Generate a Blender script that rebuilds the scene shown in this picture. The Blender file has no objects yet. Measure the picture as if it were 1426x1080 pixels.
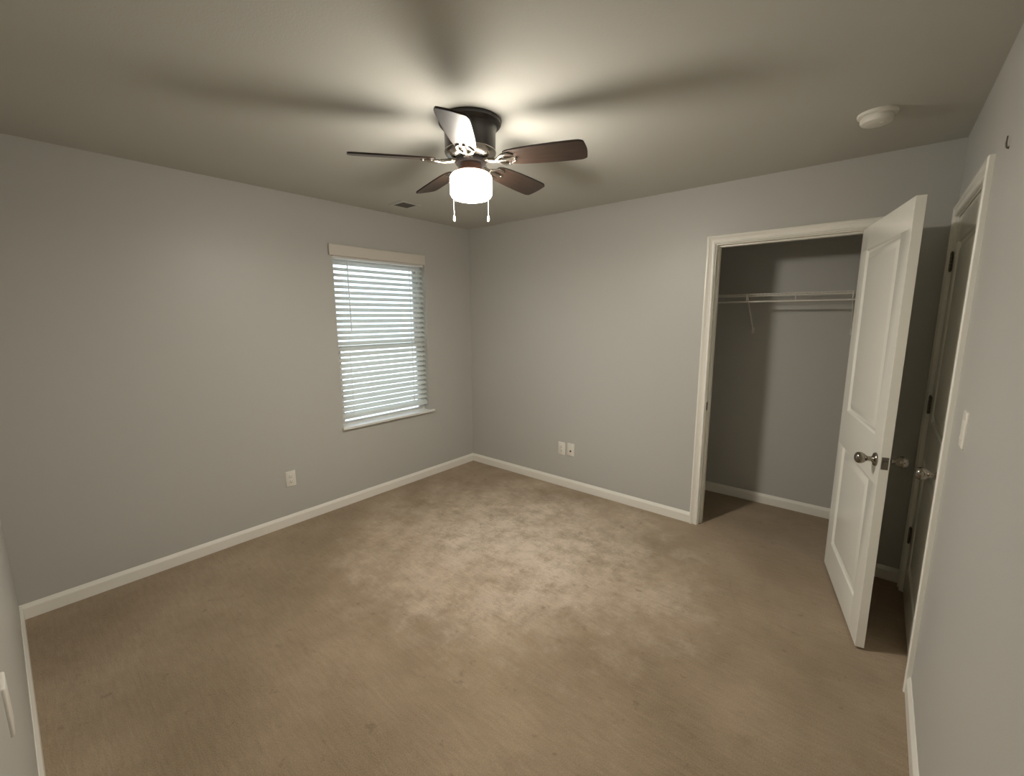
import bpy, bmesh, math, random
from mathutils import Vector, Matrix

random.seed(7)
SC = bpy.context.scene
COL = SC.collection
PI = math.pi

# ------------------------------------------------------------------ camera
F_PX, CAM = 607.127, Vector((3.3137, -3.2776, 1.5624))
YAW, PITCH, ROLL = -0.698, -0.1615, -0.0049
fwd = Vector((math.sin(YAW) * math.cos(PITCH), math.cos(YAW) * math.cos(PITCH), math.sin(PITCH)))
rgt = Vector((math.cos(YAW), -math.sin(YAW), 0))
up = rgt.cross(fwd)
r2 = math.cos(ROLL) * rgt + math.sin(ROLL) * up
u2 = -math.sin(ROLL) * rgt + math.cos(ROLL) * up
cam_data = bpy.data.cameras.new('camera')
cam_data.sensor_width = 36.0
cam_data.lens = F_PX / 1426 * 36.0
cam_data.clip_start = 0.02
cam = bpy.data.objects.new('camera', cam_data)
COL.objects.link(cam)
cam.matrix_world = Matrix(((r2.x, u2.x, -fwd.x, CAM.x), (r2.y, u2.y, -fwd.y, CAM.y),
                           (r2.z, u2.z, -fwd.z, CAM.z), (0, 0, 0, 1)))
SC.camera = cam

# ------------------------------------------------------------------ light and exposure
SC.view_settings.view_transform = 'Standard'
SC.view_settings.look = 'None'
SC.view_settings.gamma = 1.0
SC.view_settings.use_curve_mapping = False
SC.view_settings.exposure = 0.06
LAMP_STRENGTH = 134.0
LAMP_COLOR = (1.0, 0.925, 0.805)
SKY = 1.9
world = bpy.data.worlds.new('overcast_sky')
SC.world = world
world.use_nodes = True
bg = world.node_tree.nodes['Background']
# overcast sky: three times brighter overhead than at the horizon
_wn, _wl = world.node_tree.nodes, world.node_tree.links
_tc = _wn.new('ShaderNodeTexCoord')
_sx = _wn.new('ShaderNodeSeparateXYZ')
_wl.new(_tc.outputs['Generated'], _sx.inputs['Vector'])
_mr = _wn.new('ShaderNodeMapRange')
_mr.inputs['To Min'].default_value = SKY
_mr.inputs['To Max'].default_value = SKY * 3.0
_wl.new(_sx.outputs['Z'], _mr.inputs['Value'])
_wl.new(_mr.outputs['Result'], bg.inputs['Strength'])
bg.inputs['Color'].default_value = (0.74, 0.90, 1.0, 1)
SC.cycles.max_bounces = 12
SC.cycles.diffuse_bounces = 8
SC.cycles.use_denoising = True

# ------------------------------------------------------------------ room sizes (metres)
W, D, H = 3.556, 3.355, 2.44          # closet wall length, window wall length, ceiling
BT = 0.115                            # partition thickness
CX0, CX1, CY = 1.95, W, 0.75          # closet inside: left, right, back wall
OX0, OX1, OZ = 2.400, 3.220, 2.040    # closet door opening between the jamb faces
EY0, EY1 = -0.938, -0.105             # entry door opening between the jamb faces
WY0, WY1, WZ0, WZ1 = -1.490, -0.585, 0.655, 2.075   # window opening
JT = 0.019                            # jamb thickness
FAN = Vector((1.79, -1.75, H))


# ------------------------------------------------------------------ materials
def mat(name, color, rough=0.5, metal=0.0, bump=None, spec=0.5, coat=0.0, noise=None):
    m = bpy.data.materials.new(name)
    m.use_nodes = True
    nt = m.node_tree
    b = nt.nodes['Principled BSDF']
    b.inputs['Base Color'].default_value = (*color, 1)
    b.inputs['Roughness'].default_value = rough
    b.inputs['Metallic'].default_value = metal
    b.inputs['Specular IOR Level'].default_value = spec
    b.inputs['Coat Weight'].default_value = coat
    b.inputs['Coat Roughness'].default_value = 0.2
    tc = nt.nodes.new('ShaderNodeTexCoord')
    if noise:
        sc, amt = noise
        n = nt.nodes.new('ShaderNodeTexNoise')
        n.inputs['Scale'].default_value = sc
        n.inputs['Detail'].default_value = 4
        nt.links.new(tc.outputs['Object'], n.inputs['Vector'])
        mx = nt.nodes.new('ShaderNodeMix')
        mx.data_type = 'RGBA'
        mx.inputs['A'].default_value = (*[c * (1 - amt) for c in color], 1)
        mx.inputs['B'].default_value = (*[min(1, c * (1 + amt)) for c in color], 1)
        nt.links.new(n.outputs['Fac'], mx.inputs['Factor'])
        nt.links.new(mx.outputs['Result'], b.inputs['Base Color'])
    if bump:
        sc, st, dist = bump
        n2 = nt.nodes.new('ShaderNodeTexNoise')
        n2.inputs['Scale'].default_value = sc
        n2.inputs['Detail'].default_value = 3
        nt.links.new(tc.outputs['Object'], n2.inputs['Vector'])
        bp = nt.nodes.new('ShaderNodeBump')
        bp.inputs['Strength'].default_value = st
        bp.inputs['Distance'].default_value = dist
        nt.links.new(n2.outputs['Fac'], bp.inputs['Height'])
        nt.links.new(bp.outputs['Normal'], b.inputs['Normal'])
    return m


M = {}
M['wall'] = mat('grey_wall_paint', (0.505, 0.502, 0.478), 0.44, bump=(220, 0.12, 0.002), noise=(1.3, 0.015))
M['ceiling'] = mat('flat_ceiling_paint', (0.54, 0.535, 0.495), 0.9, bump=(140, 0.16, 0.003), spec=0.2)
M['trim'] = mat('white_trim_paint', (0.86, 0.845, 0.785), 0.25)
M['door'] = mat('white_door_paint', (0.86, 0.85, 0.79), 0.17)
M['vinyl'] = mat('white_vinyl', (0.80, 0.80, 0.78), 0.35)
M['plate'] = mat('white_plastic', (0.78, 0.76, 0.70), 0.35)
M['plate_slot'] = mat('dark_slot', (0.05, 0.045, 0.04), 0.6)
M['nickel'] = mat('satin_nickel', (0.42, 0.39, 0.35), 0.26, metal=1.0)
M['knob'] = mat('tarnished_nickel', (0.27, 0.245, 0.21), 0.22, metal=1.0)
M['bronze'] = mat('dark_bronze_metal', (0.030, 0.024, 0.022), 0.35, spec=0.5, coat=0.3)
M['hinge'] = mat('aged_nickel_hinge', (0.20, 0.18, 0.15), 0.4, metal=1.0)
M['copper'] = mat('reddish_bronze_fitter', (0.30, 0.17, 0.13), 0.35, metal=0.6)
M['wire'] = mat('white_coated_wire', (0.72, 0.70, 0.65), 0.4)
M['cord'] = mat('white_cord', (0.80, 0.79, 0.75), 0.7)
M['vent_dark'] = mat('dark_duct_inside', (0.03, 0.027, 0.025), 0.9)
M['vent'] = mat('grey_enamel', (0.10, 0.09, 0.083), 0.6)
M['valance'] = mat('cream_valance', (0.66, 0.615, 0.56), 0.5)
M['grass'] = mat('pale_concrete', (0.55, 0.53, 0.50), 0.9, noise=(2.0, 0.1))


def blade_wood():
    m = mat('dark_walnut_blade', (0.03, 0.018, 0.012), 0.42, coat=0.1)
    nt = m.node_tree
    b = nt.nodes['Principled BSDF']
    tc = nt.nodes.new('ShaderNodeTexCoord')
    mp = nt.nodes.new('ShaderNodeMapping')
    mp.inputs['Scale'].default_value = (3, 60, 20)
    n = nt.nodes.new('ShaderNodeTexNoise')
    n.inputs['Scale'].default_value = 2.0
    n.inputs['Detail'].default_value = 5
    cr = nt.nodes.new('ShaderNodeValToRGB')
    cr.color_ramp.elements[0].position = 0.3
    cr.color_ramp.elements[0].color = (0.016, 0.0088, 0.006, 1)
    cr.color_ramp.elements[1].position = 0.75
    cr.color_ramp.elements[1].color = (0.045, 0.026, 0.017, 1)
    nt.links.new(tc.outputs['Object'], mp.inputs['Vector'])
    nt.links.new(mp.outputs['Vector'], n.inputs['Vector'])
    nt.links.new(n.outputs['Fac'], cr.inputs['Fac'])
    nt.links.new(cr.outputs['Color'], b.inputs['Base Color'])
    return m


def carpet_mat():
    m = bpy.data.materials.new('tan_carpet')
    m.use_nodes = True
    nt = m.node_tree
    N, L = nt.nodes, nt.links
    b = N['Principled BSDF']
    b.inputs['Roughness'].default_value = 1.0
    b.inputs['Specular IOR Level'].default_value = 0.1
    b.inputs['Sheen Weight'].default_value = 0.15
    b.inputs['Sheen Roughness'].default_value = 0.6
    tc = N.new('ShaderNodeTexCoord')

    def noise(scale, detail=4, rough=0.5, vec=None):
        n = N.new('ShaderNodeTexNoise')
        n.inputs['Scale'].default_value = scale
        n.inputs['Detail'].default_value = detail
        n.inputs['Roughness'].default_value = rough
        L.new(vec or tc.outputs['Object'], n.inputs['Vector'])
        return n.outputs['Fac']

    def ramp(fac, p0, p1, c0=(0, 0, 0, 1), c1=(1, 1, 1, 1)):
        r = N.new('ShaderNodeValToRGB')
        r.color_ramp.elements[0].position = p0
        r.color_ramp.elements[0].color = c0
        r.color_ramp.elements[1].position = p1
        r.color_ramp.elements[1].color = c1
        L.new(fac, r.inputs['Fac'])
        return r.outputs['Color']

    def mix(fac, a, bb, mode='MIX'):
        x = N.new('ShaderNodeMix')
        x.data_type = 'RGBA'
        x.blend_type = mode
        if isinstance(fac, float):
            x.inputs['Factor'].default_value = fac
        else:
            L.new(fac, x.inputs['Factor'])
        for k, v in (('A', a), ('B', bb)):
            if isinstance(v, tuple):
                x.inputs[k].default_value = v
            else:
                L.new(v, x.inputs[k])
        return x.outputs['Result']

    base = (0.40, 0.308, 0.212, 1)
    dark = (0.285, 0.213, 0.138, 1)
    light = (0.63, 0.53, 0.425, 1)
    big = ramp(noise(1.6, 5, 0.6), 0.35, 0.68)
    c = mix(big, dark, base)
    # trodden, mottled patch mid-floor; its paleness also paints in lamp and window light
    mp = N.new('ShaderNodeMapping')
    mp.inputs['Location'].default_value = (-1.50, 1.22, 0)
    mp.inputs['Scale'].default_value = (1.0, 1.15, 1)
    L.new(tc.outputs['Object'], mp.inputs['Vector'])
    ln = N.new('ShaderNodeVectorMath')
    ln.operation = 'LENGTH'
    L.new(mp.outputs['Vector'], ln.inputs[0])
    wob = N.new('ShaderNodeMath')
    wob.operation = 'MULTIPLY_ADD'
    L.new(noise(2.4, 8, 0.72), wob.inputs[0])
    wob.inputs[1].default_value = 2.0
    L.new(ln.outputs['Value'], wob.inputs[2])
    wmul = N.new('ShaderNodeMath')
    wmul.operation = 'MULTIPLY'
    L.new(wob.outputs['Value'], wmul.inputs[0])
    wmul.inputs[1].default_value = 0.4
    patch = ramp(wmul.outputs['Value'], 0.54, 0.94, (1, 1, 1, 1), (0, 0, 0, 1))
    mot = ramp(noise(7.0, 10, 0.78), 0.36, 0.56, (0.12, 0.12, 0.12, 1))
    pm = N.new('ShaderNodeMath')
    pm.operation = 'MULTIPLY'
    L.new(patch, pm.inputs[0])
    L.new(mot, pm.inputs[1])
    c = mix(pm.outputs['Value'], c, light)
    # broad darker traffic marks and small scuffs
    def overlay(c, fac, amt, col):
        x = N.new('ShaderNodeMath')
        x.operation = 'MULTIPLY'
        L.new(fac, x.inputs[0])
        x.inputs[1].default_value = amt
        return mix(x.outputs['Value'], c, col)
    c = overlay(c, ramp(noise(5.0, 7, 0.7), 0.54, 0.72), 0.40, (0.235, 0.172, 0.108, 1))
    c = overlay(c, ramp(noise(11.0, 3, 0.6), 0.64, 0.72), 0.45, (0.17, 0.12, 0.078, 1))
    # brushed pile: streaks across the room and single tufts
    mp2 = N.new('ShaderNodeMapping')
    mp2.inputs['Rotation'].default_value = (0, 0, math.radians(52))
    mp2.inputs['Scale'].default_value = (9, 75, 1)
    L.new(tc.outputs['Object'], mp2.inputs['Vector'])
    streak = noise(1.0, 3, 0.6, mp2.outputs['Vector'])
    c = mix(0.5, c, ramp(streak, 0.30, 0.70, (0.84, 0.84, 0.84, 1), (1.16, 1.16, 1.16, 1)), 'MULTIPLY')
    pile = noise(190, 3, 0.65)
    c = mix(0.6, c, ramp(pile, 0.28, 0.72, (0.66, 0.66, 0.66, 1), (1.30, 1.30, 1.30, 1)), 'MULTIPLY')
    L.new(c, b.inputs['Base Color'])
    bp = N.new('ShaderNodeBump')
    bp.inputs['Strength'].default_value = 0.7
    bp.inputs['Distance'].default_value = 0.006
    hs = N.new('ShaderNodeMath')
    hs.operation = 'MULTIPLY_ADD'
    L.new(noise(26, 4, 0.6), hs.inputs[0])
    hs.inputs[1].default_value = 1.2
    L.new(pile, hs.inputs[2])
    L.new(hs.outputs['Value'], bp.inputs['Height'])
    L.new(bp.outputs['Normal'], b.inputs['Normal'])
    return m


def shade_mat():
    m = bpy.data.materials.new('lit_frosted_glass')
    m.use_nodes = True
    b = m.node_tree.nodes['Principled BSDF']
    b.inputs['Base Color'].default_value = (0.9, 0.88, 0.82, 1)
    b.inputs['Roughness'].default_value = 0.4
    b.inputs['Emission Color'].default_value = (*LAMP_COLOR, 1)
    # emission shaped by height: dim top calms the ceiling, boosted underside lifts the floor
    nt = m.node_tree
    tc = nt.nodes.new('ShaderNodeTexCoord')
    sp = nt.nodes.new('ShaderNodeSeparateXYZ')
    nt.links.new(tc.outputs['Object'], sp.inputs['Vector'])
    mr = nt.nodes.new('ShaderNodeMapRange')
    mr.inputs['From Min'].default_value = -0.222
    mr.inputs['From Max'].default_value = -0.325
    mr.inputs['To Min'].default_value = LAMP_STRENGTH * 0.18
    mr.inputs['To Max'].default_value = LAMP_STRENGTH * 1.1
    nt.links.new(sp.outputs['Z'], mr.inputs['Value'])
    m2 = nt.nodes.new('ShaderNodeMapRange')
    m2.inputs['From Min'].default_value = -0.322
    m2.inputs['From Max'].default_value = -0.334
    m2.inputs['To Min'].default_value = 1.0
    m2.inputs['To Max'].default_value = 2.2
    nt.links.new(sp.outputs['Z'], m2.inputs['Value'])
    mu = nt.nodes.new('ShaderNodeMath')
    mu.operation = 'MULTIPLY'
    nt.links.new(mr.outputs['Result'], mu.inputs[0])
    nt.links.new(m2.outputs['Result'], mu.inputs[1])
    # added skew: closet side of the drum glows more, to brighten those walls
    dt = nt.nodes.new('ShaderNodeVectorMath')
    dt.operation = 'DOT_PRODUCT'
    nt.links.new(tc.outputs['Object'], dt.inputs[0])
    dt.inputs[1].default_value = (0.70, 0.71, 0)
    m3 = nt.nodes.new('ShaderNodeMapRange')
    m3.inputs['From Min'].default_value = -0.097
    m3.inputs['From Max'].default_value = 0.097
    m3.inputs['To Min'].default_value = 0.74
    m3.inputs['To Max'].default_value = 1.30
    nt.links.new(dt.outputs['Value'], m3.inputs['Value'])
    mu2 = nt.nodes.new('ShaderNodeMath')
    mu2.operation = 'MULTIPLY'
    nt.links.new(mu.outputs['Value'], mu2.inputs[0])
    nt.links.new(m3.outputs['Result'], mu2.inputs[1])
    nt.links.new(mu2.outputs['Value'], b.inputs['Emission Strength'])
    return m


def glass_mat():
    m = bpy.data.materials.new('window_glass')
    m.use_nodes = True
    nt = m.node_tree
    out = nt.nodes['Material Output']
    nt.nodes.remove(nt.nodes['Principled BSDF'])
    tr = nt.nodes.new('ShaderNodeBsdfTransparent')
    gl = nt.nodes.new('ShaderNodeBsdfGlossy')
    gl.inputs['Roughness'].default_value = 0.02
    fr = nt.nodes.new('ShaderNodeFresnel')
    fr.inputs['IOR'].default_value = 1.45
    mx = nt.nodes.new('ShaderNodeMixShader')
    nt.links.new(fr.outputs['Fac'], mx.inputs['Fac'])
    nt.links.new(tr.outputs['BSDF'], mx.inputs[1])
    nt.links.new(gl.outputs['BSDF'], mx.inputs[2])
    nt.links.new(mx.outputs['Shader'], out.inputs['Surface'])
    return m


def slat_mat():
    m = mat('white_blind_slat', (0.82, 0.82, 0.78), 0.4)
    nt = m.node_tree
    out = nt.nodes['Material Output']
    b = nt.nodes['Principled BSDF']
    t = nt.nodes.new('ShaderNodeBsdfTranslucent')
    t.inputs['Color'].default_value = (0.90, 0.92, 0.92, 1)
    mx = nt.nodes.new('ShaderNodeMixShader')
    mx.inputs['Fac'].default_value = 0.5
    nt.links.new(b.outputs['BSDF'], mx.inputs[1])
    nt.links.new(t.outputs['BSDF'], mx.inputs[2])
    nt.links.new(mx.outputs['Shader'], out.inputs['Surface'])
    return m


M['blade'] = blade_wood()
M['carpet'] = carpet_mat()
M['shade'] = shade_mat()
M['glass'] = glass_mat()
M['slat'] = slat_mat()


# ------------------------------------------------------------------ mesh helpers
def box(bm, x0, x1, y0, y1, z0, z1):
    v = [bm.verts.new((x, y, z)) for x in (x0, x1) for y in (y0, y1) for z in (z0, z1)]
    for q in ((0, 1, 3, 2), (4, 6, 7, 5), (0, 4, 5, 1), (2, 3, 7, 6), (0, 2, 6, 4), (1, 5, 7, 3)):
        bm.faces.new([v[i] for i in q])


def lathe(bm, prof, n=40, center=(0, 0, 0), mat3=None):
    """profile [(radius, z)] turned about the z axis"""
    c = Vector(center)
    rings = []
    for r, z in prof:
        if r < 1e-6:
            p = Vector((0, 0, z))
            rings.append([bm.verts.new(c + (mat3 @ p if mat3 else p))])
        else:
            ring = []
            for i in range(n):
                a = 2 * PI * i / n
                p = Vector((r * math.cos(a), r * math.sin(a), z))
                ring.append(bm.verts.new(c + (mat3 @ p if mat3 else p)))
            rings.append(ring)
    for a, b in zip(rings, rings[1:]):
        for i in range(n):
            j = (i + 1) % n
            if len(a) == 1 and len(b) == 1:
                continue
            if len(a) == 1:
                bm.faces.new((a[0], b[i], b[j]))
            elif len(b) == 1:
                bm.faces.new((a[i], b[0], a[j]))
            else:
                bm.faces.new((a[i], b[i], b[j], a[j]))


def tube(bm, pts, r, n=8, caps=True):
    pts = [Vector(p) for p in pts]
    rings = []
    ref = None
    for i, p in enumerate(pts):
        t = (pts[min(i + 1, len(pts) - 1)] - pts[max(i - 1, 0)]).normalized()
        if ref is None:
            ref = t.orthogonal().normalized()
        ref = (ref - t * ref.dot(t)).normalized()
        bi = t.cross(ref)
        rr = r[i] if isinstance(r, (list, tuple)) else r
        rings.append([bm.verts.new(p + rr * (math.cos(2 * PI * k / n) * ref + math.sin(2 * PI * k / n) * bi)) for k in range(n)])
    for a, b in zip(rings, rings[1:]):
        for k in range(n):
            bm.faces.new((a[k], a[(k + 1) % n], b[(k + 1) % n], b[k]))
    if caps:
        bm.faces.new(rings[0][::-1])
        bm.faces.new(rings[-1])


def sweep(bm, stations):
    """stations: lists of points, all the same length; closed profile swept through them"""
    rows = [[bm.verts.new(p) for p in s] for s in stations]
    n = len(rows[0])
    for a, b in zip(rows, rows[1:]):
        for k in range(n):
            bm.faces.new((a[k], a[(k + 1) % n], b[(k + 1) % n], b[k]))
    bm.faces.new(rows[0][::-1])
    bm.faces.new(rows[-1])


def link(name, bm, material, parent=None, bevel=0.0, smooth=None, loc=None, rotz=None):
    bmesh.ops.remove_doubles(bm, verts=bm.verts, dist=1e-6)
    bmesh.ops.recalc_face_normals(bm, faces=bm.faces)
    me = bpy.data.meshes.new(name)
    bm.to_mesh(me)
    bm.free()
    me.materials.append(material)
    o = bpy.data.objects.new(name, me)
    COL.objects.link(o)
    if parent:
        o.parent = parent
    if loc:
        o.location = loc
    if rotz is not None:
        o.rotation_euler = (0, 0, rotz)
    if bevel:
        md = o.modifiers.new('bevel', 'BEVEL')
        md.width = bevel
        md.segments = 3
        md.limit_method = 'ANGLE'
        md.angle_limit = math.radians(40)
    if smooth is not None:
        for p in me.polygons:
            p.use_smooth = True
        me.set_sharp_from_angle(angle=math.radians(smooth))
    return o


def empty(name, loc, rotz=0):
    o = bpy.data.objects.new(name, None)
    COL.objects.link(o)
    o.location = loc
    o.rotation_euler = (0, 0, rotz)
    o.empty_display_size = 0.1
    return o


def tag(o, label=None, cat=None, group=None, kind=None):
    if label:
        o['label'] = label
    if cat:
        o['category'] = cat
    if group:
        o['group'] = group
    if kind:
        o['kind'] = kind
    return o


def structure(o, label=None):
    return tag(o, label, None, None, 'structure')


def boxes(name, lst, material, parent=None, bevel=0.0, loc=None, rotz=None):
    bm = bmesh.new()
    for b in lst:
        box(bm, *b)
    return link(name, bm, material, parent, bevel, None, loc, rotz)


# ------------------------------------------------------------------ room shell
structure(boxes('floor', [(-0.14, W + 0.14, -D - 0.14, CY + 0.1, -0.12, 0.0)], M['carpet']), 'tan carpet floor with a worn patch, painted paler for the light falling there')
structure(boxes('ceiling', [(-0.14, W + 0.14, -D - 0.14, CY + 0.1, H, H + 0.12)], M['ceiling']), 'flat off-white ceiling')
T = 0.14
structure(boxes('wall_left', [(-T, 0, -D - T, WY0, 0, H), (-T, 0, WY1, BT, 0, H),
                              (-T, 0, WY0, WY1, 0, WZ0), (-T, 0, WY0, WY1, WZ1, H)], M['wall']), 'grey wall with the window')
structure(boxes('wall_back', [(0, OX0 - JT, 0, BT, 0, H), (OX1 + JT, W, 0, BT, 0, H),
                              (OX0 - JT, OX1 + JT, 0, BT, OZ + JT, H)], M['wall']), 'grey wall with the closet doorway')
structure(boxes('wall_right', [(W, W + BT, -D - T, EY0 - JT, 0, H), (W, W + BT, EY1 + JT, CY + 0.1, 0, H),
                               (W, W + BT, EY0 - JT, EY1 + JT, OZ + JT, H)], M['wall']), 'grey wall with the entry door')
structure(boxes('wall_front', [(0, W, -D - T, -D, 0, H)], M['wall']), 'grey wall at the left edge')
structure(boxes('wall_closet_back', [(CX0 - 0.1, W, CY, CY + 0.1, 0, H)], M['wall']), 'grey wall at the back of the closet')
structure(boxes('wall_closet_left', [(CX0 - 0.1, CX0, BT, CY, 0, H)], M['wall']), 'grey wall at the left end of the closet')
structure(boxes('entry_light_block', [(W + BT, W + BT + 0.1, -1.3, 0.3, 0, H)], M['wall']), 'added unseen slab blocking sky light behind the entry door')  # unseen slab added to keep sky light out of the door gaps
structure(boxes('ground', [(-30, -0.6, -20, 20, -0.9, -0.6)], M['grass']), 'pale ground outside the window')


# baseboards: profile is (distance from wall, height)
BB = [(0, 0), (0.013, 0), (0.013, 0.058), (0.0122, 0.063), (0.0095, 0.069), (0.0055, 0.078), (0.0035, 0.083), (0, 0.083)]


def baseboard(name, a, b, nrm, label):
    """runs from a to b (xy) along a wall whose inward normal is nrm"""
    bm = bmesh.new()
    n = Vector((*nrm, 0))
    sweep(bm, [[Vector((*p, 0)) + n * d + Vector((0, 0, z)) for d, z in BB] for p in (a, b)])
    return structure(link(name, bm, M['trim'], bevel=0.0015), label)


CW = 0.057
baseboard('baseboard_left', (0, -D), (0, 0), (1, 0), 'white baseboard under the window')
baseboard('baseboard_back', (0.013, 0), (OX0 - 0.005 - CW, 0), (0, -1), 'white baseboard left of the closet')
baseboard('baseboard_back_right', (OX1 + 0.005 + CW, 0), (W - 0.013, 0), (0, -1), 'white baseboard behind the open closet door')
baseboard('baseboard_right', (W, -D + 0.013), (W, EY0 - 0.005 - CW), (-1, 0), 'white baseboard at the lower right edge')
baseboard('baseboard_front', (0.013, -D), (W, -D), (0, 1), 'white baseboard at the lower left edge')
baseboard('baseboard_closet', (CX0, CY), (W, CY), (0, -1), 'white baseboard inside the closet')

# door casings: profile (distance out from the inner edge, thickness)
CP = [(0, 0), (0, 0.0090), (0.003, 0.0130), (0.006, 0.0142), (0.010, 0.0132), (0.013, 0.0092), (0.016, 0.0085), (0.030, 0.0105),
      (0.039, 0.0145), (0.044, 0.0185), (0.048, 0.0195), (0.053, 0.0185), (0.057, 0.0140), (0.057, 0)]


def casing(name, fn, a, b, ztop, label):
    """fn(s, t, z) gives a point: s along the wall, t out of the wall"""
    bm = bmesh.new()
    sweep(bm, [[fn(a - u, t, 0) for u, t in CP], [fn(a - u, t, ztop + u) for u, t in CP],
               [fn(b + u, t, ztop + u) for u, t in CP], [fn(b + u, t, 0) for u, t in CP]])
    return structure(link(name, bm, M['trim'], smooth=30), label)


casing('trim_1', lambda s, t, z: Vector((s, -t, z)), OX0 - 0.005, OX1 + 0.005, OZ + 0.005, 'white casing around the closet doorway')
casing('trim_2', lambda s, t, z: Vector((W - t, s, z)), EY0 - 0.005, EY1 + 0.005, OZ + 0.005, 'white casing around the entry door')
j = structure(boxes('trim_3', [(OX0 - JT, OX0, 0, BT, 0, OZ), (OX1, OX1 + JT, 0, BT, 0, OZ), (OX0 - JT, OX1 + JT, 0, BT, OZ, OZ + JT),
                               (OX0, OX0 + 0.011, 0.04, 0.075, 0, OZ), (OX1 - 0.011, OX1, 0.04, 0.075, 0, OZ),
                               (OX0 + 0.011, OX1 - 0.011, 0.04, 0.075, OZ - 0.011, OZ)], M['trim'], bevel=0.001),
              'white jamb lining the closet doorway')
tag(boxes('strike_plate', [(OX0 - 0.001, OX0 + 0.0018, 0.004, 0.032, 0.885, 0.945)], M['bronze'], j), 'small dark metal strike plate')
structure(boxes('trim_4', [(W, W + BT, EY0 - JT, EY0, 0, OZ), (W, W + BT, EY1, EY1 + JT, 0, OZ),
                           (W, W + BT, EY0 - JT, EY1 + JT, OZ, OZ + JT),
                           (W + 0.042, W + 0.075, EY0, EY0 + 0.011, 0, OZ), (W + 0.042, W + 0.075, EY1 - 0.011, EY1, 0, OZ),
                           (W + 0.042, W + 0.075, EY0 + 0.011, EY1 - 0.011, OZ - 0.011, OZ)], M['trim'], bevel=0.001),
          'white jamb lining the entry doorway')


# ------------------------------------------------------------------ panelled doors
def door_leaf(wd, ht, th):
    """two moulded panels on both faces; x along the width from the hinge, y thickness 0..-th, z up"""
    bm = bmesh.new()
    xs = [0, 0.125, wd - 0.125, wd]
    zs = [0, 0.180, 0.795, 1.005, 1.900, ht]
    for y0, s in ((0.0, -1), (-th, 1)):
        def V(x, d, z):
            return bm.verts.new((x, y0 + s * d, z))
        for i in range(3):
            for k in range(5):
                x0, x1, z0, z1 = xs[i], xs[i + 1], zs[k], zs[k + 1]
                if i == 1 and k in (1, 3):
                    rings = []
                    for ins, d in ((0, 0), (0.003, 0.0025), (0.007, 0.0075), (0.013, 0.0105), (0.020, 0.0112), (0.026, 0.0098), (0.032, 0.0075), (0.052, 0.0022), (0.058, 0.0016)):
                        rings.append([V(x0 + ins, d, z0 + ins), V(x1 - ins, d, z0 + ins), V(x1 - ins, d, z1 - ins), V(x0 + ins, d, z1 - ins)])
                    for a, b in zip(rings, rings[1:]):
                        for q in range(4):
                            bm.faces.new((a[q], a[(q + 1) % 4], b[(q + 1) % 4], b[q]))
                    bm.faces.new(rings[-1])
                else:
                    bm.faces.new((V(x0, 0, z0), V(x1, 0, z0), V(x1, 0, z1), V(x0, 0, z1)))
    # edges of the leaf
    for k in range(5):
        for x in (0, wd):
            bm.faces.new([bm.verts.new(p) for p in ((x, 0, zs[k]), (x, -th, zs[k]), (x, -th, zs[k + 1]), (x, 0, zs[k + 1]))])
    for i in range(3):
        for z in (0, ht):
            bm.faces.new([bm.verts.new(p) for p in ((xs[i], 0, z), (xs[i + 1], 0, z), (xs[i + 1], -th, z), (xs[i], -th, z))])
    bmesh.ops.remove_doubles(bm, verts=bm.verts, dist=1e-5)
    return bm


KNOB = [(0, 0.0), (0.031, 0.0), (0.031, 0.004), (0.027, 0.009), (0.016, 0.012), (0.011, 0.018), (0.0105, 0.030),
        (0.014, 0.036), (0.021, 0.043), (0.0255, 0.052), (0.0265, 0.060), (0.025, 0.067), (0.020, 0.074), (0.011, 0.078), (0, 0.079)]


def knob(parent, x, y, z, outward):
    """outward is +1 or -1 along the leaf's own y"""
    bm = bmesh.new()
    lathe(bm, KNOB, 32, (x, y, z), Matrix.Rotation(-outward * PI / 2, 3, 'X'))
    return tag(link('door_knob', bm, M['knob'], parent, smooth=35), 'satin nickel knob')


def hinge(parent, x, y, z, wing):
    """knuckle barrel with its two leaves; wing is the list of leaf boxes"""
    bm = bmesh.new()
    for q in range(5):
        z0 = z - 0.045 + q * 0.018
        lathe(bm, [(0, z0), (0.0062, z0 + 0.0005), (0.0062, z0 + 0.0172), (0, z0 + 0.0177)], 12, (x, y, 0))
    lathe(bm, [(0, z - 0.052), (0.004, z - 0.050), (0.0045, z - 0.045), (0, z - 0.045)], 12, (x, y, 0))
    lathe(bm, [(0, z + 0.045), (0.0045, z + 0.045), (0.004, z + 0.050), (0, z + 0.052)], 12, (x, y, 0))
    for b in wing:
        box(bm, b[0], b[1], b[2], b[3], z - 0.044, z + 0.044)
    return tag(link('hinge', bm, M['hinge'], parent, smooth=40), 'dark metal hinge')


DW, DH, DT = 0.813, 2.023, 0.035
# closet door, swung open past a right angle about a pin at the right jamb
OPEN = math.radians(-90 + 13.2)       # leaf direction from the pin
bm = door_leaf(DW - 0.003, DH, DT)
bmesh.ops.translate(bm, verts=bm.verts, vec=(0.003, 0.0, 0))
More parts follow.
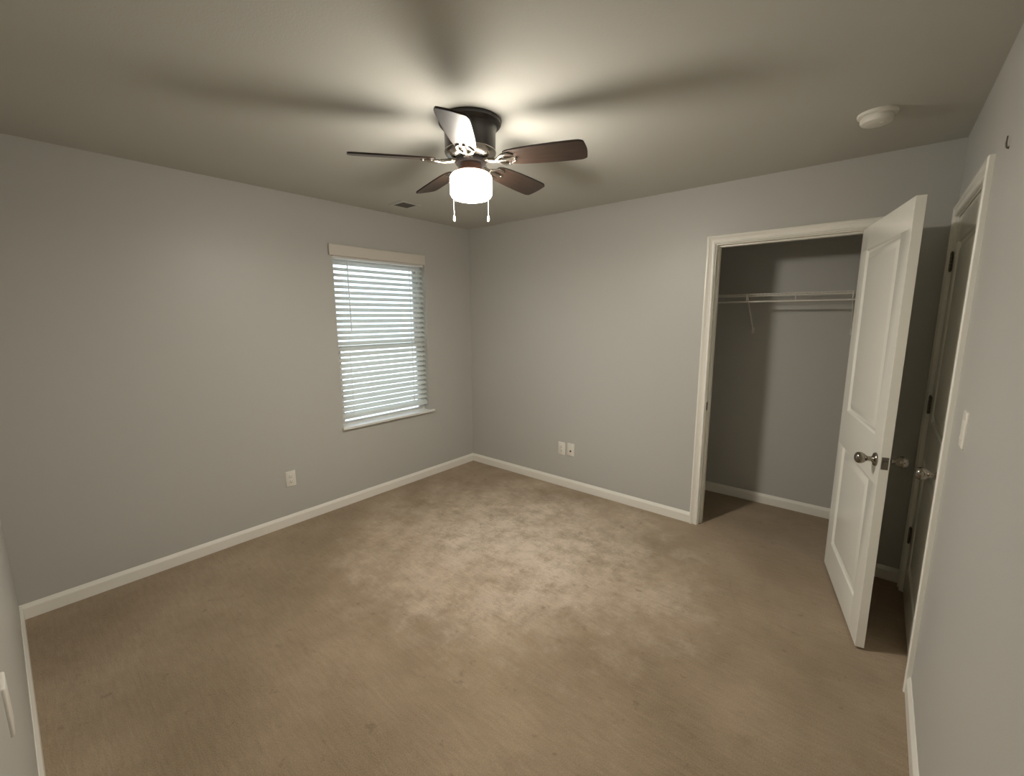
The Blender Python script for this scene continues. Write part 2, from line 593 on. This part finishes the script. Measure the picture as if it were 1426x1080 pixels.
# leaf's own y=0 face is turned to the right (dark side); y=-th face to the left
d1 = link('door_1', bm, M['door'], None, bevel=0.0012, smooth=25)
d1.location = (OX1 - 0.001, -0.020, 0.012)
d1.rotation_euler = (0, 0, OPEN)
structure(d1, 'white two-panel closet door standing open on its hinges')
knob(d1, DW - 0.060, -DT, 0.905, -1)
knob(d1, DW - 0.060, 0.0, 0.905, 1)
tag(boxes('latch_plate', [(DW - 0.0005, DW + 0.0012, -DT / 2 - 0.0125, -DT / 2 + 0.0125, 0.877, 0.933),
                          (DW, DW + 0.008, -DT / 2 - 0.007, -DT / 2 + 0.007, 0.895, 0.915)], M['hinge'], d1, bevel=0.0005), 'dark metal latch plate on the edge')
for z in (0.25, 1.02, 1.80):
    hinge(d1, -0.002, 0.004, z, [(0.001, 0.0032, -0.030, 0.0)])

# entry door, shut in the right wall (hinges by the closet wall, knob near the camera)
EW = EY1 - EY0 - 0.006
bm = door_leaf(EW, DH, DT)
d2 = link('door_2', bm, M['door'], None, bevel=0.0012, smooth=25)
d2.location = (W + 0.004, EY1 - 0.003, 0.012)
d2.rotation_euler = (0, 0, -PI / 2)   # leaf x runs toward -y; own -y is toward -x
# own y axis becomes +x, so shift the leaf so that the room face lies at x = W + 0.004
d2.location.x += DT
structure(d2, 'white two-panel entry door shut in the right wall')
knob(d2, EW - 0.058, -DT, 0.905, -1)
for z in (0.335, 1.08, 1.815):
    hinge(d2, 0.001, -DT - 0.007, z, [(-0.0005, 0.030, -DT - 0.0022, -DT - 0.0002)])

# ------------------------------------------------------------------ window
w1 = structure(empty('window_1', (-T, (WY0 + WY1) / 2, WZ0)), 'white single-hung window behind the blind')


def local(o, lst):
    l = o.location
    return [(a - l.x, b - l.x, c - l.y, d - l.y, e - l.z, f - l.z) for a, b, c, d, e, f in lst]


fx0, fx1 = -0.135, -0.075
boxes('window_frame', local(w1, [(fx0, fx1, WY0, WY0 + 0.026, WZ0, WZ1), (fx0, fx1, WY1 - 0.026, WY1, WZ0, WZ1),
                                 (fx0, fx1, WY0 + 0.026, WY1 - 0.026, WZ1 - 0.035, WZ1),
                                 (fx0, fx1, WY0 + 0.026, WY1 - 0.026, WZ0, WZ0 + 0.014)]), M['vinyl'], w1, bevel=0.002)
ya, yb = WY0 + 0.026, WY1 - 0.026
zm = 1.300


def sash(x0, x1, z0, z1, rb=0.038):
    s = boxes('sash', local(w1, [(x0, x1, ya, ya + 0.035, z0, z1), (x0, x1, yb - 0.035, yb, z0, z1),
                                 (x0, x1, ya + 0.035, yb - 0.035, z0, z0 + rb), (x0, x1, ya + 0.035, yb - 0.035, z1 - 0.038, z1)]),
              M['vinyl'], w1, bevel=0.002)
    xm = (x0 + x1) / 2
    boxes('pane', local(w1, [(xm - 0.002, xm + 0.002, ya + 0.035, yb - 0.035, z0 + rb, z1 - 0.038)]), M['glass'], s)


sash(-0.130, -0.108, zm - 0.010, WZ1 - 0.035)
sash(-0.106, -0.082, WZ0 + 0.014, zm + 0.028, 0.026)
boxes('window_sill', local(w1, [(-0.075, 0.0, WY0, WY1, WZ0, WZ0 + 0.014), (0.0, 0.030, WY0 - 0.015, WY1 + 0.045, WZ0 - 0.004, WZ0 + 0.014)]),
      M['vinyl'], w1, bevel=0.002)

# ------------------------------------------------------------------ blind
bl = tag(empty('window_blind', (-0.042, (WY0 + WY1) / 2, WZ1)), 'white horizontal slat blind with cream valance hanging in the window', 'blind')
bx = -0.042


def blind_part(name, lst, m, bevel=0.0):
    return boxes(name, local(bl, lst), m, bl, bevel)


blind_part('headrail', [(bx - 0.027, bx + 0.027, WY0 + 0.006, WY1 - 0.006, WZ1 - 0.052, WZ1 - 0.002)], M['vinyl'], 0.002)
v = blind_part('valance', [(0.012, 0.022, WY0 - 0.032, WY1 - 0.012 + 0.0, 2.040, 2.124), (bx + 0.02, 0.012, WY0 + 0.004, WY0 + 0.014, 2.040, WZ1 - 0.004),
                           (bx + 0.02, 0.012, WY1 - 0.014, WY1 - 0.004, 2.040, WZ1 - 0.004)], M['valance'], 0.003)
tag(v, 'cream valance board')
SL0, SL1 = WY0 + 0.007, WY1 - 0.007
PITCH_Z, Z_TOP = 0.0455, WZ1 - 0.085
TILT = math.radians(33)
n_sl = int((Z_TOP - 0.757) / PITCH_Z) + 1


def slat_mesh(tilt):
    bm = bmesh.new()
    prof = []
    hw, th = 0.025, 0.0028
    for k in range(7):
        a = -1 + 2 * k / 6
        prof.append((a * hw, 0.003 * (1 - a * a)))
    ring = [(x, z + th / 2) for x, z in prof] + [(x, z - th / 2) for x, z in prof[::-1]]
    c, s = math.cos(tilt), math.sin(tilt)
    # +x is the room side, which hangs lower
    ring = [(x * c + z * s, -x * s + z * c) for x, z in ring]
    sweep(bm, [[Vector((x, y, z)) for x, z in ring] for y in (SL0 - bl.location.y, SL1 - bl.location.y)])
    return bm


first = link('slat', slat_mesh(TILT), M['slat'], bl, smooth=50, loc=(0, 0, Z_TOP - WZ1))
for k in range(1, n_sl):
    o = first.copy()
    COL.objects.link(o)
    o.parent = bl
    o.location = (0, 0, Z_TOP - k * PITCH_Z - WZ1)
z_last = Z_TOP - (n_sl - 1) * PITCH_Z
zb = z_last - 0.019
blind_part('bottom_rail', [(bx - 0.025, bx + 0.025, SL0, SL1, zb - 0.016, zb + 0.004)], M['slat'], 0.004)
for y in (WY0 + 0.11, WY1 - 0.13):
    bm = bmesh.new()
    for dx in (-0.027, 0.0265):
        tube(bm, [(dx, y - bl.location.y, -0.05), (dx, y - bl.location.y, zb - WZ1 - 0.005)], 0.0013, 6)
    link('ladder_cord', bm, M['cord'], bl)
bm = bmesh.new()
yy = WY1 - 0.17 - bl.location.y
tube(bm, [(0.031, yy, -0.052), (0.032, yy, -0.5), (0.032, yy, -1.25)], 0.0016, 6)
lathe(bm, [(0, -1.29), (0.006, -1.288), (0.007, -1.27), (0.003, -1.245), (0, -1.245)], 12, (0.032, yy, 0))
link('lift_cord', bm, M['cord'], bl, smooth=40)
bm = bmesh.new()
yy = WY0 + 0.125 - bl.location.y
tube(bm, [(0.034, yy, -0.05), (0.036, yy, -0.075)], 0.002, 6)
tube(bm, [(0.036, yy, -0.072), (0.037, yy + 0.004, -0.62)], 0.0042, 6)
link('tilt_wand', bm, M['vinyl'], bl, smooth=50)

# ------------------------------------------------------------------ ceiling fan
fan = tag(empty('ceiling_fan', FAN), 'dark five-blade hugger ceiling fan with a lit drum light', 'ceiling fan')
bm = bmesh.new()
lathe(bm, [(0, 0), (0.140, 0), (0.142, -0.006), (0.141, -0.016), (0.134, -0.024), (0.122, -0.030), (0.118, -0.038), (0.1165, -0.060),
           (0.1155, -0.120), (0.115, -0.128), (0, -0.128)], 64)
link('motor_housing', bm, M['bronze'], fan, smooth=35)
bm = bmesh.new()
lathe(bm, [(0, -0.128), (0.116, -0.128), (0.1185, -0.133), (0.116, -0.141), (0.108, -0.150), (0.094, -0.158), (0.078, -0.162), (0, -0.162)], 64)
tag(link('reflection_ring', bm, M['nickel'], fan, smooth=35), 'bright metal ring standing in for the lamp reflection on the housing')  # bright metal puts the lamp's reflection into the dark housing's lower rim
bm = bmesh.new()
lathe(bm, [(0, -0.162), (0.070, -0.162), (0.072, -0.166), (0.072, -0.178), (0.068, -0.184), (0, -0.184)], 48)
link('flywheel', bm, M['bronze'], fan, smooth=35)
bm = bmesh.new()
lathe(bm, [(0, -0.184), (0.046, -0.184), (0.048, -0.190), (0.046, -0.206), (0.058, -0.214), (0.075, -0.218), (0.076, -0.224), (0, -0.224)], 48)
tag(link('light_fitter', bm, M['copper'], fan, smooth=35), 'reddish metal light fitter')
# glass drum
bm = bmesh.new()
lathe(bm, [(0.060, -0.222), (0.076, -0.223), (0.087, -0.228), (0.0945, -0.237), (0.097, -0.250), (0.097, -0.304), (0.0955, -0.316),
           (0.090, -0.326), (0.081, -0.332), (0.068, -0.3345), (0.04, -0.3355), (0, -0.336)], 64)
tag(link('glass_shade', bm, M['shade'], fan, smooth=60), 'glowing frosted glass drum')

PHI = math.radians(19.85)
R0, R1, ZB = 0.165, 0.534, -0.168
DROOP = 0.030
PT = math.radians(-14.5)


def blade_mesh():
    bm = bmesh.new()
    th = 0.0075
    # half widths along the blade; rounded tip
    wid = [(R0, 0.030), (R0 + 0.006, 0.040), (R0 + 0.02, 0.047), (R0 + 0.06, 0.0545), (R0 + 0.14, 0.0605), (R0 + 0.24, 0.0645), (R1 - 0.05, 0.0652),
           (R1 - 0.024, 0.0640), (R1 - 0.012, 0.0598), (R1 - 0.004, 0.055), (R1 - 0.001, 0.048)]
    pts = [(x, w) for x, w in wid] + [(R1 + 0.003, 0.02), (R1 + 0.004, 0.0), (R1 + 0.003, -0.02)] + [(x, -w) for x, w in wid[::-1]]
    c, s = math.cos(PT), math.sin(PT)
    top = [bm.verts.new((x, y * c - th / 2 * s, y * s + th / 2 * c)) for x, y in pts]
    bot = [bm.verts.new((x, y * c + th / 2 * s, y * s - th / 2 * c)) for x, y in pts]
    bm.faces.new(top)
    bm.faces.new(bot[::-1])
    n = len(pts)
    for i in range(n):
        k = (i + 1) % n
        bm.faces.new((top[i], bot[i], bot[k], top[k]))
    return bm


def iron_mesh():
    """forked metal bracket from the flywheel to the underside of the blade"""
    bm = bmesh.new()
    c, s = math.cos(PT), math.sin(PT)

    def P(x, y, d):
        return Vector((x, y * c - d * s, y * s + d * c))
    box(bm, 0.050, 0.090, -0.020, 0.020, -0.007, 0.001)
    tube(bm, [(0.075, 0, -0.003), (0.100, 0, -0.005), (0.120, 0, -0.008), (0.140, 0, -0.0095)], [0.010, 0.010, 0.0095, 0.009], 10)
    for sg in (-1, 1):
        tube(bm, [P(0.128, 0.002 * sg, -0.008), P(0.145, 0.018 * sg, -0.010), P(0.165, 0.033 * sg, -0.0095), P(0.190, 0.036 * sg, -0.0075), P(0.215, 0.022 * sg, -0.006)],
             [0.007, 0.007, 0.0065, 0.006, 0.004], 8)
    tube(bm, [P(0.130, 0, -0.010), P(0.175, 0, -0.010), P(0.228, 0, -0.006)], [0.008, 0.008, 0.0045], 8)
    for x, y in ((0.186, 0.034), (0.186, -0.034), (0.220, 0.0)):
        lathe(bm, [(0, -0.0135), (0.006, -0.0125), (0.0075, -0.0095), (0.0075, -0.003), (0, -0.003)], 12, P(x, y, 0))
    return bm


b0 = link('blade', blade_mesh(), M['blade'], fan, bevel=0.001, loc=(0, 0, ZB))
b0.rotation_euler = (0, DROOP, PHI)
i0 = tag(link('blade_bracket', iron_mesh(), M['nickel'], b0, smooth=50), 'bright forked metal bracket')
for k in range(1, 5):
    o = b0.copy()
    COL.objects.link(o)
    o.parent = fan
    o.rotation_euler = (0, DROOP, PHI + k * 2 * PI / 5)
    q = i0.copy()
    COL.objects.link(q)
    q.parent = o
# two pull chains, hung outside the drum on its left and right as seen from the camera
for px, py, zl in ((-0.115, -0.004, -0.392), (0.003, 0.113, -0.392)):
    bm = bmesh.new()
    rr = math.hypot(px, py)
    ux, uy = px / rr, py / rr
    tube(bm, [(ux * 0.045, uy * 0.045, -0.200), (ux * 0.085, uy * 0.085, -0.207), (px, py, -0.222), (px, py, zl)], 0.0012, 6)
    nb = int((-0.232 - zl) / 0.006)
    for q in range(nb):
        z = -0.232 - q * 0.006
        lathe(bm, [(0, z + 0.0022), (0.0019, z + 0.0011), (0.0022, z), (0.0019, z - 0.0011), (0, z - 0.0022)], 6, (px, py, 0))
    ch = link('pull_chain', bm, M['nickel'], fan, smooth=60)
    bm = bmesh.new()
    lathe(bm, [(0, zl + 0.003), (0.0035, zl), (0.0055, zl - 0.008), (0.0065, zl - 0.018), (0.005, zl - 0.026), (0, zl - 0.028)], 14, (px, py, 0))
    link('chain_fob', bm, M['wire'], ch, smooth=60)

# ------------------------------------------------------------------ smoke detector and ceiling vent
sd = tag(empty('smoke_detector', (3.210, -0.640, H)), 'round white smoke detector on the ceiling near the closet', 'smoke detector')
bm = bmesh.new()
lathe(bm, [(0, 0), (0.072, 0), (0.073, -0.004), (0.071, -0.011), (0.066, -0.014), (0, -0.014)], 48)
link('mounting_base', bm, M['plate'], sd, smooth=35)
bm = bmesh.new()
lathe(bm, [(0, -0.014), (0.055, -0.014), (0.056, -0.018), (0.060, -0.021), (0.0605, -0.032), (0.056, -0.041), (0.044, -0.046), (0.02, -0.048), (0, -0.048)], 48)
link('sensor_body', bm, M['plate'], sd, smooth=35)
bm = bmesh.new()
lathe(bm, [(0, -0.0475), (0.009, -0.0475), (0.009, -0.050), (0, -0.0505)], 20, (0.02, -0.012, 0))
link('test_button', bm, M['plate'], sd, smooth=40)

vn = tag(empty('ceiling_vent', (0.340, -1.036, H)), 'small dark-slotted air vent in the ceiling above the window', 'vent')
o_, i_ = 0.092, 0.064
bm = bmesh.new()
box(bm, -o_, o_, -o_, -i_, -0.006, 0)
box(bm, -o_, o_, i_, o_, -0.006, 0)
box(bm, -o_, -i_, -i_, i_, -0.006, 0)
box(bm, i_, o_, -i_, i_, -0.006, 0)
link('vent_frame', bm, M['ceiling'], vn, bevel=0.002)
boxes('vent_recess', [(-i_, i_, -i_, i_, -0.0012, -0.0004)], M['vent_dark'], vn)
for k in range(7):
    y = -i_ + 0.009 + k * (2 * i_ - 0.018) / 6
    bm = bmesh.new()
    sweep(bm, [[Vector((x, y - 0.006, -0.0015)), Vector((x, y - 0.0045, -0.0012)), Vector((x, y + 0.0035, -0.0062)), Vector((x, y + 0.002, -0.0065))] for x in (-i_, i_)])
    link('louver', bm, M['vent'], vn)


# ------------------------------------------------------------------ wall plates
def rounded_plate(bm, w, h, t, r=0.005):
    """plate in its own yz plane, thickness along +x, softened front edge"""
    def loop(ins, x):
        pts = []
        for cx, cz, a0 in ((w / 2 - r, h / 2 - r, 0), (-w / 2 + r, h / 2 - r, 90), (-w / 2 + r, -h / 2 + r, 180), (w / 2 - r, -h / 2 + r, 270)):
            for q in range(4):
                a = math.radians(a0 + q * 30)
                rr = max(r - ins, 0.0005)
                pts.append(Vector((x, cx + (rr) * math.cos(a), cz + (rr) * math.sin(a))))
        return pts
    sweep(bm, [loop(0, 0), loop(0, t * 0.5), loop(0.0015, t * 0.85), loop(0.003, t)])


def wall_plate(name, loc, rotz, label, cat, kind, group=None):
    e = tag(empty(name, loc, rotz), label, cat, group)
    bm = bmesh.new()
    rounded_plate(bm, 0.074, 0.120, 0.006)
    link('cover_plate', bm, M['plate'], e, smooth=40)
    if kind == 'duplex':
        for z in (0.0195, -0.0195):
            bm = bmesh.new()
            rounded_plate(bm, 0.034, 0.029, 0.008, 0.010)
            s = link('socket', bm, M['plate'], e, smooth=40)
            s.location = (0, 0, z)
            boxes('slots', [(0.0078, 0.0084, -0.0085, -0.006, 0.0, 0.009), (0.0078, 0.0084, 0.006, 0.0085, 0.001, 0.008),
                            (0.0078, 0.0084, -0.0025, 0.0025, -0.010, -0.005)], M['plate_slot'], s)
        bm = bmesh.new()
        lathe(bm, [(0, 0.0055), (0.0035, 0.0055), (0.003, 0.0072), (0, 0.0075)], 12, (0, 0, 0), Matrix.Rotation(PI / 2, 3, 'Y'))
        link('screw', bm, M['plate'], e, smooth=40)
    elif kind == 'jack':
        bm = bmesh.new()
        lathe(bm, [(0, 0.005), (0.0085, 0.005), (0.0085, 0.008), (0.0048, 0.008), (0.0048, 0.016), (0.002, 0.016), (0.002, 0.012), (0, 0.012)], 16, (0, 0, -0.012), Matrix.Rotation(PI / 2, 3, 'Y'))
        tag(link('cable_jack', bm, M['hinge'], e, smooth=40), 'dark round jack')
        for z in (0.042, -0.042):
            bm = bmesh.new()
            lathe(bm, [(0, 0.0055), (0.0035, 0.0055), (0.003, 0.0072), (0, 0.0075)], 12, (0, 0, z), Matrix.Rotation(PI / 2, 3, 'Y'))
            link('screw', bm, M['plate'], e, smooth=40)
    elif kind == 'rocker':
        bm = bmesh.new()
        sweep(bm, [[Vector((0.004, y, -0.033)), Vector((0.0095, y, -0.033)), Vector((0.0065, y, 0)), Vector((0.0075, y, 0.033)), Vector((0.004, y, 0.033))] for y in (-0.0165, 0.0165)])
        link('rocker', bm, M['plate'], e, bevel=0.001)
    return e


wall_plate('wall_outlet', (0, -1.943, 0.362), 0, 'white outlet low on the wall left of the window', 'outlet', 'duplex')
wall_plate('wall_outlet', (1.163, 0, 0.361), -PI / 2, 'left one of the two white plates beside the closet, an outlet', 'outlet', 'duplex', 'wall plates left of the closet')
wall_plate('cable_plate', (1.261, 0, 0.366), -PI / 2, 'right one of the two white plates beside the closet, with a dark jack', 'wall plate', 'jack', 'wall plates left of the closet')
wall_plate('light_switch', (W, -1.290, 1.195), PI, 'white light switch on the right wall beside the entry door', 'light switch', 'rocker')
wall_plate('blank_plate', (1.935, -D, 0.735), PI / 2, 'white blank wall plate at the lower left edge of the photo', 'wall plate', 'blank')

# small hook above the light switch
hk = tag(empty('wall_hook', (W, -1.235, 2.058)), 'small dark metal hook on the wall right of the entry door casing', 'hook')
bm = bmesh.new()
lathe(bm, [(0, 0), (0.0045, 0), (0.0045, 0.002), (0, 0.0025)], 14, (0, 0, 0), Matrix.Rotation(-PI / 2, 3, 'Y'))
link('hook_base', bm, M['hinge'], hk, smooth=40)
bm = bmesh.new()
tube(bm, [(0, 0, 0), (-0.003, 0, -0.001), (-0.006, 0, 0.003), (-0.0075, 0, 0.014), (-0.0065, 0, 0.034)], [0.0022, 0.0024, 0.0027, 0.0027, 0.002], 8)
link('hook_arm', bm, M['hinge'], hk, smooth=60)

# ------------------------------------------------------------------ closet wire shelf
SZ, SF = 1.722, 0.445                  # shelf height and front edge
sx0, sx1 = CX0 + 0.01, W - 0.01
sh = tag(empty('wire_shelf', ((sx0 + sx1) / 2, CY, SZ)), 'white wire shelf with hanging rod across the closet back wall', 'shelf')
ox = sh.location.x
bm = bmesh.new()
x = sx0 + 0.02
while x < sx1:
    tube(bm, [(x - ox, -0.006, 0.0), (x - ox, SF - CY + 0.002, 0.0), (x - ox, SF - CY, -0.004), (x - ox, SF - CY, -0.016)], 0.0016, 6)
    x += 0.0254
for y in (-0.008, -0.10, -0.20):
    tube(bm, [(sx0 - ox, y, -0.0035), (sx1 - ox, y, -0.0035)], 0.0026, 8)
link('shelf_deck', bm, M['wire'], sh, smooth=60)
bm = bmesh.new()
tube(bm, [(sx0 - ox, SF - CY, 0.0), (sx1 - ox, SF - CY, 0.0)], 0.0034, 8)
tube(bm, [(sx0 - ox, SF - CY, -0.016), (sx1 - ox, SF - CY, -0.016)], 0.0026, 8)
link('front_lip', bm, M['wire'], sh, smooth=60)
bm = bmesh.new()
tube(bm, [(sx0 - ox, SF - CY - 0.004, -0.056), (sx1 - ox, SF - CY - 0.004, -0.056)], 0.0065, 10)
link('hanging_rod', bm, M['wire'], sh, smooth=60)
for xh in (2.20, 2.515, 2.83, 3.155, 3.45):
    bm = bmesh.new()
    tube(bm, [(xh - ox, SF - CY + 0.002, 0.004), (xh - ox, SF - CY - 0.006, -0.02), (xh - ox, SF - CY - 0.007, -0.050), (xh - ox, SF - CY - 0.004, -0.063)], 0.0035, 8)
    link('rod_hanger', bm, M['wire'], sh, smooth=60)
for xb in (2.515, 3.155):
    bm = bmesh.new()
    p0, p1 = Vector((xb - ox, SF - CY + 0.002, -0.006)), Vector((xb - ox, -0.004, -0.275))
    tube(bm, [p0, p0.lerp(p1, 0.5), p1], 0.0055, 8)
    box(bm, xb - ox - 0.009, xb - ox + 0.009, -0.004, 0.0, -0.30, -0.255)
    link('shelf_brace', bm, M['wire'], sh, smooth=50)
